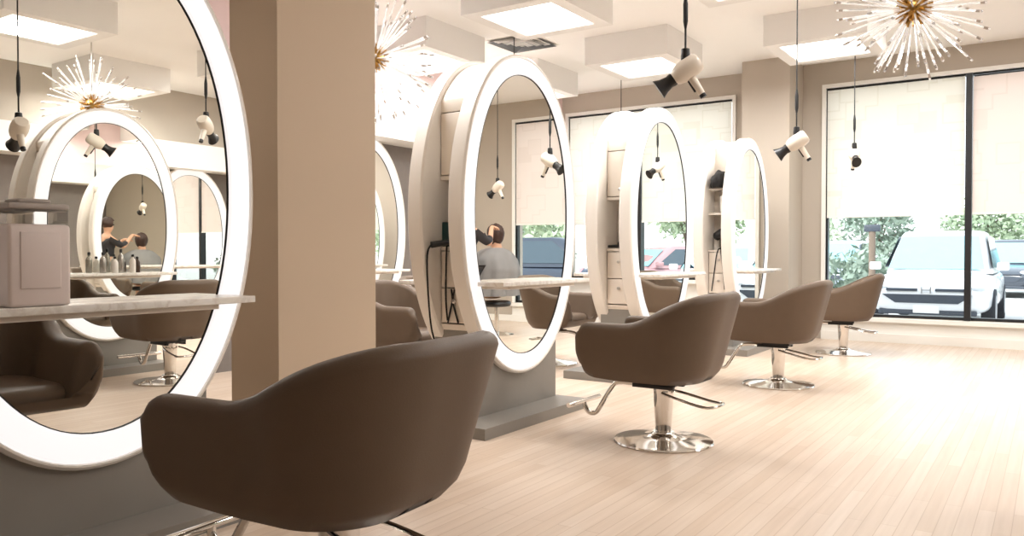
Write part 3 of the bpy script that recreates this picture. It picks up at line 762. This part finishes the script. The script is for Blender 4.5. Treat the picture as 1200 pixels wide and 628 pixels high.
# ------------------------------------------------------------------ outside
GZ = -.15
struct('ground', box(-45, 40, YF+.25, 75, GZ-.1, GZ), M['asphalt'])
def car(loc, rz, paint, label, L=4.5, Wd=1.82, H=1.66, suv=True, group='parked cars outside'):
    """front = +x"""
    t = thing('parked_car', label, 'car', loc, rz, group)
    hw = Wd/2; hl = L/2
    zc = .98 if suv else .88
    # lower body lofted from rear to front
    st = [(-hl, .80, .42, zc-.08), (-hl+.12, .93, .30, zc), (-hl+.8, 1, .24, zc+.02), (0, 1, .22, zc), (hl-1.15, 1, .24, zc-.02), (hl-.55, .97, .25, zc-.09), (hl-.16, .90, .27, zc-.2), (hl-.03, .80, .33, zc-.3), (hl, .72, .40, zc-.36)]
    bm = bmesh.new(); rings = []; n = 28
    for x, w, z0, z1 in st:
        ring = []
        for k in range(n):
            a = 2*PI*k/n; c, s = math.cos(a), math.sin(a); e = 2/4.2
            ring.append(bm.verts.new((x, hw*w*math.copysign(abs(c)**e, c), (z0+z1)/2+(z1-z0)/2*math.copysign(abs(s)**e, s))))
        rings.append(ring)
    for a, b in zip(rings, rings[1:]):
        for k in range(n): bm.faces.new((a[k], a[(k+1) % n], b[(k+1) % n], b[k]))
    bm.faces.new(rings[0][::-1]); bm.faces.new(rings[-1])
    # cabin
    xb, xf = (-hl+.12 if suv else -hl+.75), hl-1.12
    rb, rf = (-hl+.42 if suv else -hl+1.3), hl-1.92
    cab = [(zc-.06, xb, xf, .93), (zc+.25, xb*.55+rb*.45, xf*.55+rf*.45, .86), (H-.07, rb, rf, .74), (H-.015, rb+.1, rf-.1, .70), (H, rb+.3, rf-.3, .6)]
    rings = []
    for z, x0, x1, w in cab:
        ring = []
        for k in range(n):
            a = 2*PI*k/n; c, s = math.cos(a), math.sin(a); e = 2/6
            ring.append(bm.verts.new(((x0+x1)/2+(x1-x0)/2*math.copysign(abs(c)**e, c), hw*w*math.copysign(abs(s)**e, s), z)))
        rings.append(ring)
    for a, b in zip(rings, rings[1:]):
        for k in range(n): bm.faces.new((a[k], a[(k+1) % n], b[(k+1) % n], b[k]))
    bm.faces.new(rings[-1])
    bmesh.ops.recalc_face_normals(bm, faces=bm.faces)
    b = obj('body', bm, paint, t, ang=40)
    def quad(nm, P, m, par=t):
        bm = bmesh.new(); bm.faces.new([bm.verts.new(v) for v in P]); return obj(nm, bm, m, par, False)
    e = .015
    zb, zt = zc+.02, H-.10
    def xfz(z): f = (z-(zc-.06))/(H-.07-zc+.06); return xf+(rf-xf)*f
    def wz(z): f = (z-(zc-.06))/(H-.07-zc+.06); return .93+(.74-.93)*f
    quad('windshield', [(xfz(zb)+.02, -hw*(wz(zb)-.1), zb), (xfz(zb)+.02, hw*(wz(zb)-.1), zb), (xfz(zt)+.035, hw*(wz(zt)-.08), zt), (xfz(zt)+.035, -hw*(wz(zt)-.08), zt)], M['carglass'])
    for s in (-1, 1):
        quad('side_window', [(xb+.35, s*(hw*wz(zb)+e), zb+.02), (xf-.35, s*(hw*wz(zb)+e), zb+.02), (xfz(zt)-.35, s*(hw*wz(zt)+e+.015), zt), (rb+.2, s*(hw*wz(zt)+e+.015), zt)], M['darkglass'])
        bm = bmesh.new(); bx(bm, xf-.42, xf-.22, s*(hw+.08)-.09, s*(hw+.08)+.09, zc+.0, zc+.14, .03); obj('wing_mirror', bm, paint, t)
        bm = bmesh.new(); bmesh.ops.create_icosphere(bm, subdivisions=2, radius=1, matrix=Matrix.Translation((hl-.2, s*hw*.74, zc-.26)) @ Matrix.Diagonal((.16, .17, .075, 1))); obj('headlight', bm, M['headlight'], t)
        bm = bmesh.new(); bx(bm, -hl-.01, -hl+.12, s*hw*.72-.1, s*hw*.72+.1, zc-.28, zc-.02, .02); obj('tail_light', bm, M['carred'], t)
        for x in (-hl+.85, hl-.88):
            bm = bmesh.new(); lathe(bm, [(.23, -.1), (.33, -.1), (.345, -.06), (.345, .06), (.33, .1), (.23, .1)], 28, Matrix.Translation((x, s*(hw-.09), .345)) @ Matrix.Rotation(PI/2, 4, 'X'))
            w = obj('wheel', bm, M['tyre'], t)
            bm = bmesh.new(); lathe(bm, [(.05, -.106), (.235, -.103), (.235, .103), (.05, .106)], 20, Matrix.Translation((x, s*(hw-.09), .345)) @ Matrix.Rotation(PI/2, 4, 'X')); obj('hubcap', bm, M['alloy'], w)
    # grille, lower intake, plate
    bm = bmesh.new()
    for y0, y1, z0, z1 in ((-.60, -.13, .655, .70), (.13, .60, .655, .70)): bx(bm, hl-.10, hl+.012, y0, y1, z0, z1, .01)
    obj('grille_slot', bm, M['grille'], t)
    bm = bmesh.new(); P = [(-.66, .60), (.66, .60), (.46, .46), (-.46, .46)]
    a = [bm.verts.new((hl-.1, y, z)) for y, z in P]; c = [bm.verts.new((hl+.015, y, z)) for y, z in P]
    bm.faces.new(c); bm.faces.new(a[::-1])
    for k in range(4): bm.faces.new((a[k], a[(k+1) % 4], c[(k+1) % 4], c[k]))
    obj('grille', bm, M['grille'], t, False)
    bm = bmesh.new(); bx(bm, hl-.12, hl-.01, -.72, .72, .27, .35, .02); obj('lower_intake', bm, M['grille'], t)
    obj('licence_plate', box(hl-.02, hl+.022, -.19, .19, .30, .43), M['plate'], t, False)
    bm = bmesh.new(); bx(bm, hl, hl+.022, -.075, -.055, .62, .73); bx(bm, hl, hl+.022, .055, .075, .62, .73); bx(bm, hl, hl+.022, -.06, .06, .665, .685)
    obj('emblem', bm, M['alloy'], t, False)
    return t
car((-1.72, 16.9, GZ), D(-90), M['carwhite'], 'white SUV parked nose-in right outside the window, behind the farthest chair', 4.55, 1.86, 1.69)
car((-5.9, 28.0, GZ), D(-90), M['carsilver'], 'silver SUV parked far off, left of the white SUV in the right window', 4.5, 1.85, 1.7)
car((-2.3, 36.0, GZ), D(-70), M['cardark'], 'dark car far off, just right of the window mullion', 4.5, 1.8, 1.5, False)
car((-.95, 29.0, GZ), D(-100), M['cardark'], 'graphite SUV at the far right edge of the photo, in the distance', 4.6, 1.85, 1.7)
car((.78, 19.4, GZ), D(-95), M['carwhite'], 'white car cut off by the right edge of the photo', 4.5, 1.82, 1.5, False)
car((4.9, 18.6, GZ), D(172), M['carblue'], 'navy SUV parked sideways, seen in the second station mirror', 4.5, 1.85, 1.7)
car((4.2, 23.5, GZ), D(-60), M['carred'], 'rose red car seen in the third station mirror', 4.4, 1.8, 1.5, False)
car((-9.3, 21.5, GZ), D(10), M['carblue'], 'navy car seen through the left window between the second and third stations', 4.5, 1.82, 1.5, False)
# lamp post
t = thing('lamp_post', 'pale post standing outside left of the white SUV', 'post', (-3.30, 19.0, GZ))
bm = bmesh.new(); tube(bm, [(0, 0, 0), (0, 0, 1.75)], .07, 12); obj('pole', bm, M['bark'], t)
bm = bmesh.new(); bx(bm, -.16, .16, -.08, .08, 1.75, 1.9, .02); obj('head', bm, M['grille'], t)
# trees and bushes
tree_me = {}
def foliage_bm(seed, n, rx, rz, z0, leaf):
    rr = random.Random(seed); bm = bmesh.new()
    cl = [Vector((rr.uniform(-.7, .7)*rx, rr.uniform(-.7, .7)*rx, z0+rr.uniform(-.7, .7)*rz)) for _ in range(16)]
    for _ in range(n):
        c = rr.choice(cl); d = Vector((rr.gauss(0, 1), rr.gauss(0, 1), rr.gauss(0, 1))); d.normalize()
        p = c+Vector((d.x*rx*.42, d.y*rx*.42, d.z*rz*.42))*rr.uniform(.55, 1)
        a = Vector((rr.gauss(0, 1), rr.gauss(0, 1), rr.gauss(0, 1))).normalized(); b = a.cross(d)
        if b.length < .01: continue
        b.normalize(); s = leaf*rr.uniform(.6, 1.3)
        bm.faces.new([bm.verts.new(q) for q in (p-a*s, p+b*s*.5, p+a*s, p-b*s*.5)])
    return bm
def tree(x, y, h, m, label, kind, seed):
    t = thing('tree' if kind else 'bush', label, 'tree' if kind else 'bush', (x, y, GZ), R.uniform(0, 6), 'trees beyond the parking lot' if kind else 'bushes beyond the parked cars')
    key = (kind, seed % 3, m)
    if key not in tree_me:
        o = obj('foliage', foliage_bm(seed, 2600 if kind else 1200, 2.2 if kind else 1.1, 2.0 if kind else .55, 3.1 if kind else .6, .16 if kind else .10), M[m], t, False); tree_me[key] = o.data
        if kind:
            bm = bmesh.new(); tube(bm, [(0, 0, 0), (.05, 0, 1.2), (-.05, .05, 2.6), (.1, 0, 4.2)], [.16, .13, .1, .04], 10)
            for a in range(5): tube(bm, [(0, 0, 1.4+.3*a), (.5*math.cos(a*2.4), .5*math.sin(a*2.4), 2.2+.3*a), (1.1*math.cos(a*2.4), 1.1*math.sin(a*2.4), 2.8+.3*a)], [.06, .04, .02], 7)
            p_ = obj('trunk', bm, M['bark'], t); tree_me['trunk'] = p_.data
    else:
        o = bpy.data.objects.new('foliage', tree_me[key]); C.objects.link(o); o.parent = t
        if kind: p_ = bpy.data.objects.new('trunk', tree_me['trunk']); C.objects.link(p_); p_.parent = t
    t.scale = (h, h, h)
TR = [(-25, 33), (-20, 29), (-15.6, 34), (-12.4, 28), (-8.4, 33), (-6.6, 40), (-2.6, 43.5), (2.2, 40), (1.6, 33), (5.6, 29.2), (7.0, 23.6), (12.0, 23), (12.6, 29), (17.4, 26), (22, 31)]
WHERE = ['tree farthest left beyond the lot', 'second tree from the left beyond the lot', 'third tree from the left beyond the lot', 'tree behind the navy car at the left window',
         'tree right of the navy car at the left window', 'tree behind the silver SUV', 'tree behind the post and white SUV', 'tree directly behind the white SUV', 'tree at the right edge of the window view',
         'tree behind the rose red car', 'tree behind the navy SUV in the mirror', 'tree right of the navy SUV in the mirror', 'mirrored tree, fourth from the right end', 'mirrored tree, second from the right end', 'tree at the right end of the row']
for i, (x, y) in enumerate(TR):
    tree(x, y, R.uniform(.84, .98), ['leafA', 'leafB', 'leafC'][i % 3], 'leafy ' + WHERE[i], True, i)
BU = [(-14.5, 23.5), (-8.2, 25.2), (-4.4, 23.0), (-3.6, 31.5), (.9, 24.4), (9.4, 19.2), (10.0, 15.6)]
BW = ['low bush left of the navy car', 'low bush right of the navy car', 'low bush left of the post outside', 'low bush behind the post outside', 'low bush at the far right of the window view', 'low bush behind the navy SUV in the mirror', 'low bush right of the navy SUV in the mirror']
for i, (x, y) in enumerate(BU): tree(x, y, 1.25, ['leafC', 'leafA'][i % 2], BW[i], False, i)

# ------------------------------------------------------------------ lights, world, camera
def area(loc, rot, sx, sy, p, col=(1, .985, .97)):
    l = bpy.data.lights.new('area', 'AREA'); l.shape = 'RECTANGLE'; l.size = sx; l.size_y = sy; l.energy = p; l.color = col
    o = bpy.data.objects.new('panel_or_fill_lamp', l); C.objects.link(o); o.location = loc; o.rotation_euler = rot
    return o
for x, y, *_ in LB: area((x, y, 3.29), (0, 0, 0), .6, .6, 30)
for x, y in ((-.6, 4.6), (-.6, 7.0), (-.6, 9.2), (3.4, 3.0), (3.4, 7.5), (1.2, 8.0), (-5.0, 3.5)): area((x, y, ZC-.02), (0, 0, 0), .5, .5, 18 if -2 < x < 2 else 32)  # added fill lamps just under the ceiling, with no fixtures there
sun = bpy.data.lights.new('sun', 'SUN'); sun.energy = 2.6; sun.angle = .03; sun.color = (1, .97, .92)
so = bpy.data.objects.new('sun', sun); C.objects.link(so); so.rotation_euler = (D(48), 0, D(-18))
w = bpy.data.worlds.new('sky'); bpy.context.scene.world = w; w.use_nodes = True
nt = w.node_tree; bg = nt.nodes['Background']
tc = nt.nodes.new('ShaderNodeTexCoord'); sp = nt.nodes.new('ShaderNodeSeparateXYZ'); cr = nt.nodes.new('ShaderNodeValToRGB')
nt.links.new(tc.outputs['Generated'], sp.inputs[0]); nt.links.new(sp.outputs['Z'], cr.inputs[0]); nt.links.new(cr.outputs[0], bg.inputs[0])
cr.color_ramp.elements[0].position = 0; cr.color_ramp.elements[0].color = (.96, .98, 1, 1)
cr.color_ramp.elements[1].position = .6; cr.color_ramp.elements[1].color = (.80, .90, 1, 1)
bg.inputs[1].default_value = 1.9

cam = bpy.data.cameras.new('camera'); co = bpy.data.objects.new('camera', cam); C.objects.link(co)
cam.sensor_width = 36; cam.lens = 36*941/1200; cam.clip_end = 300; cam.clip_start = .05
co.location = (0, 0, 1.12); co.rotation_euler = (D(90-1.03), 0, D(34))
sc = bpy.context.scene; sc.camera = co
sc.view_settings.view_transform = 'Standard'; sc.view_settings.look = 'None'; sc.view_settings.exposure = 0.54
sc.cycles.use_denoising = True; sc.cycles.max_bounces = 12; sc.cycles.glossy_bounces = 8; sc.cycles.transparent_max_bounces = 16
sc.cycles.sample_clamp_indirect = 6
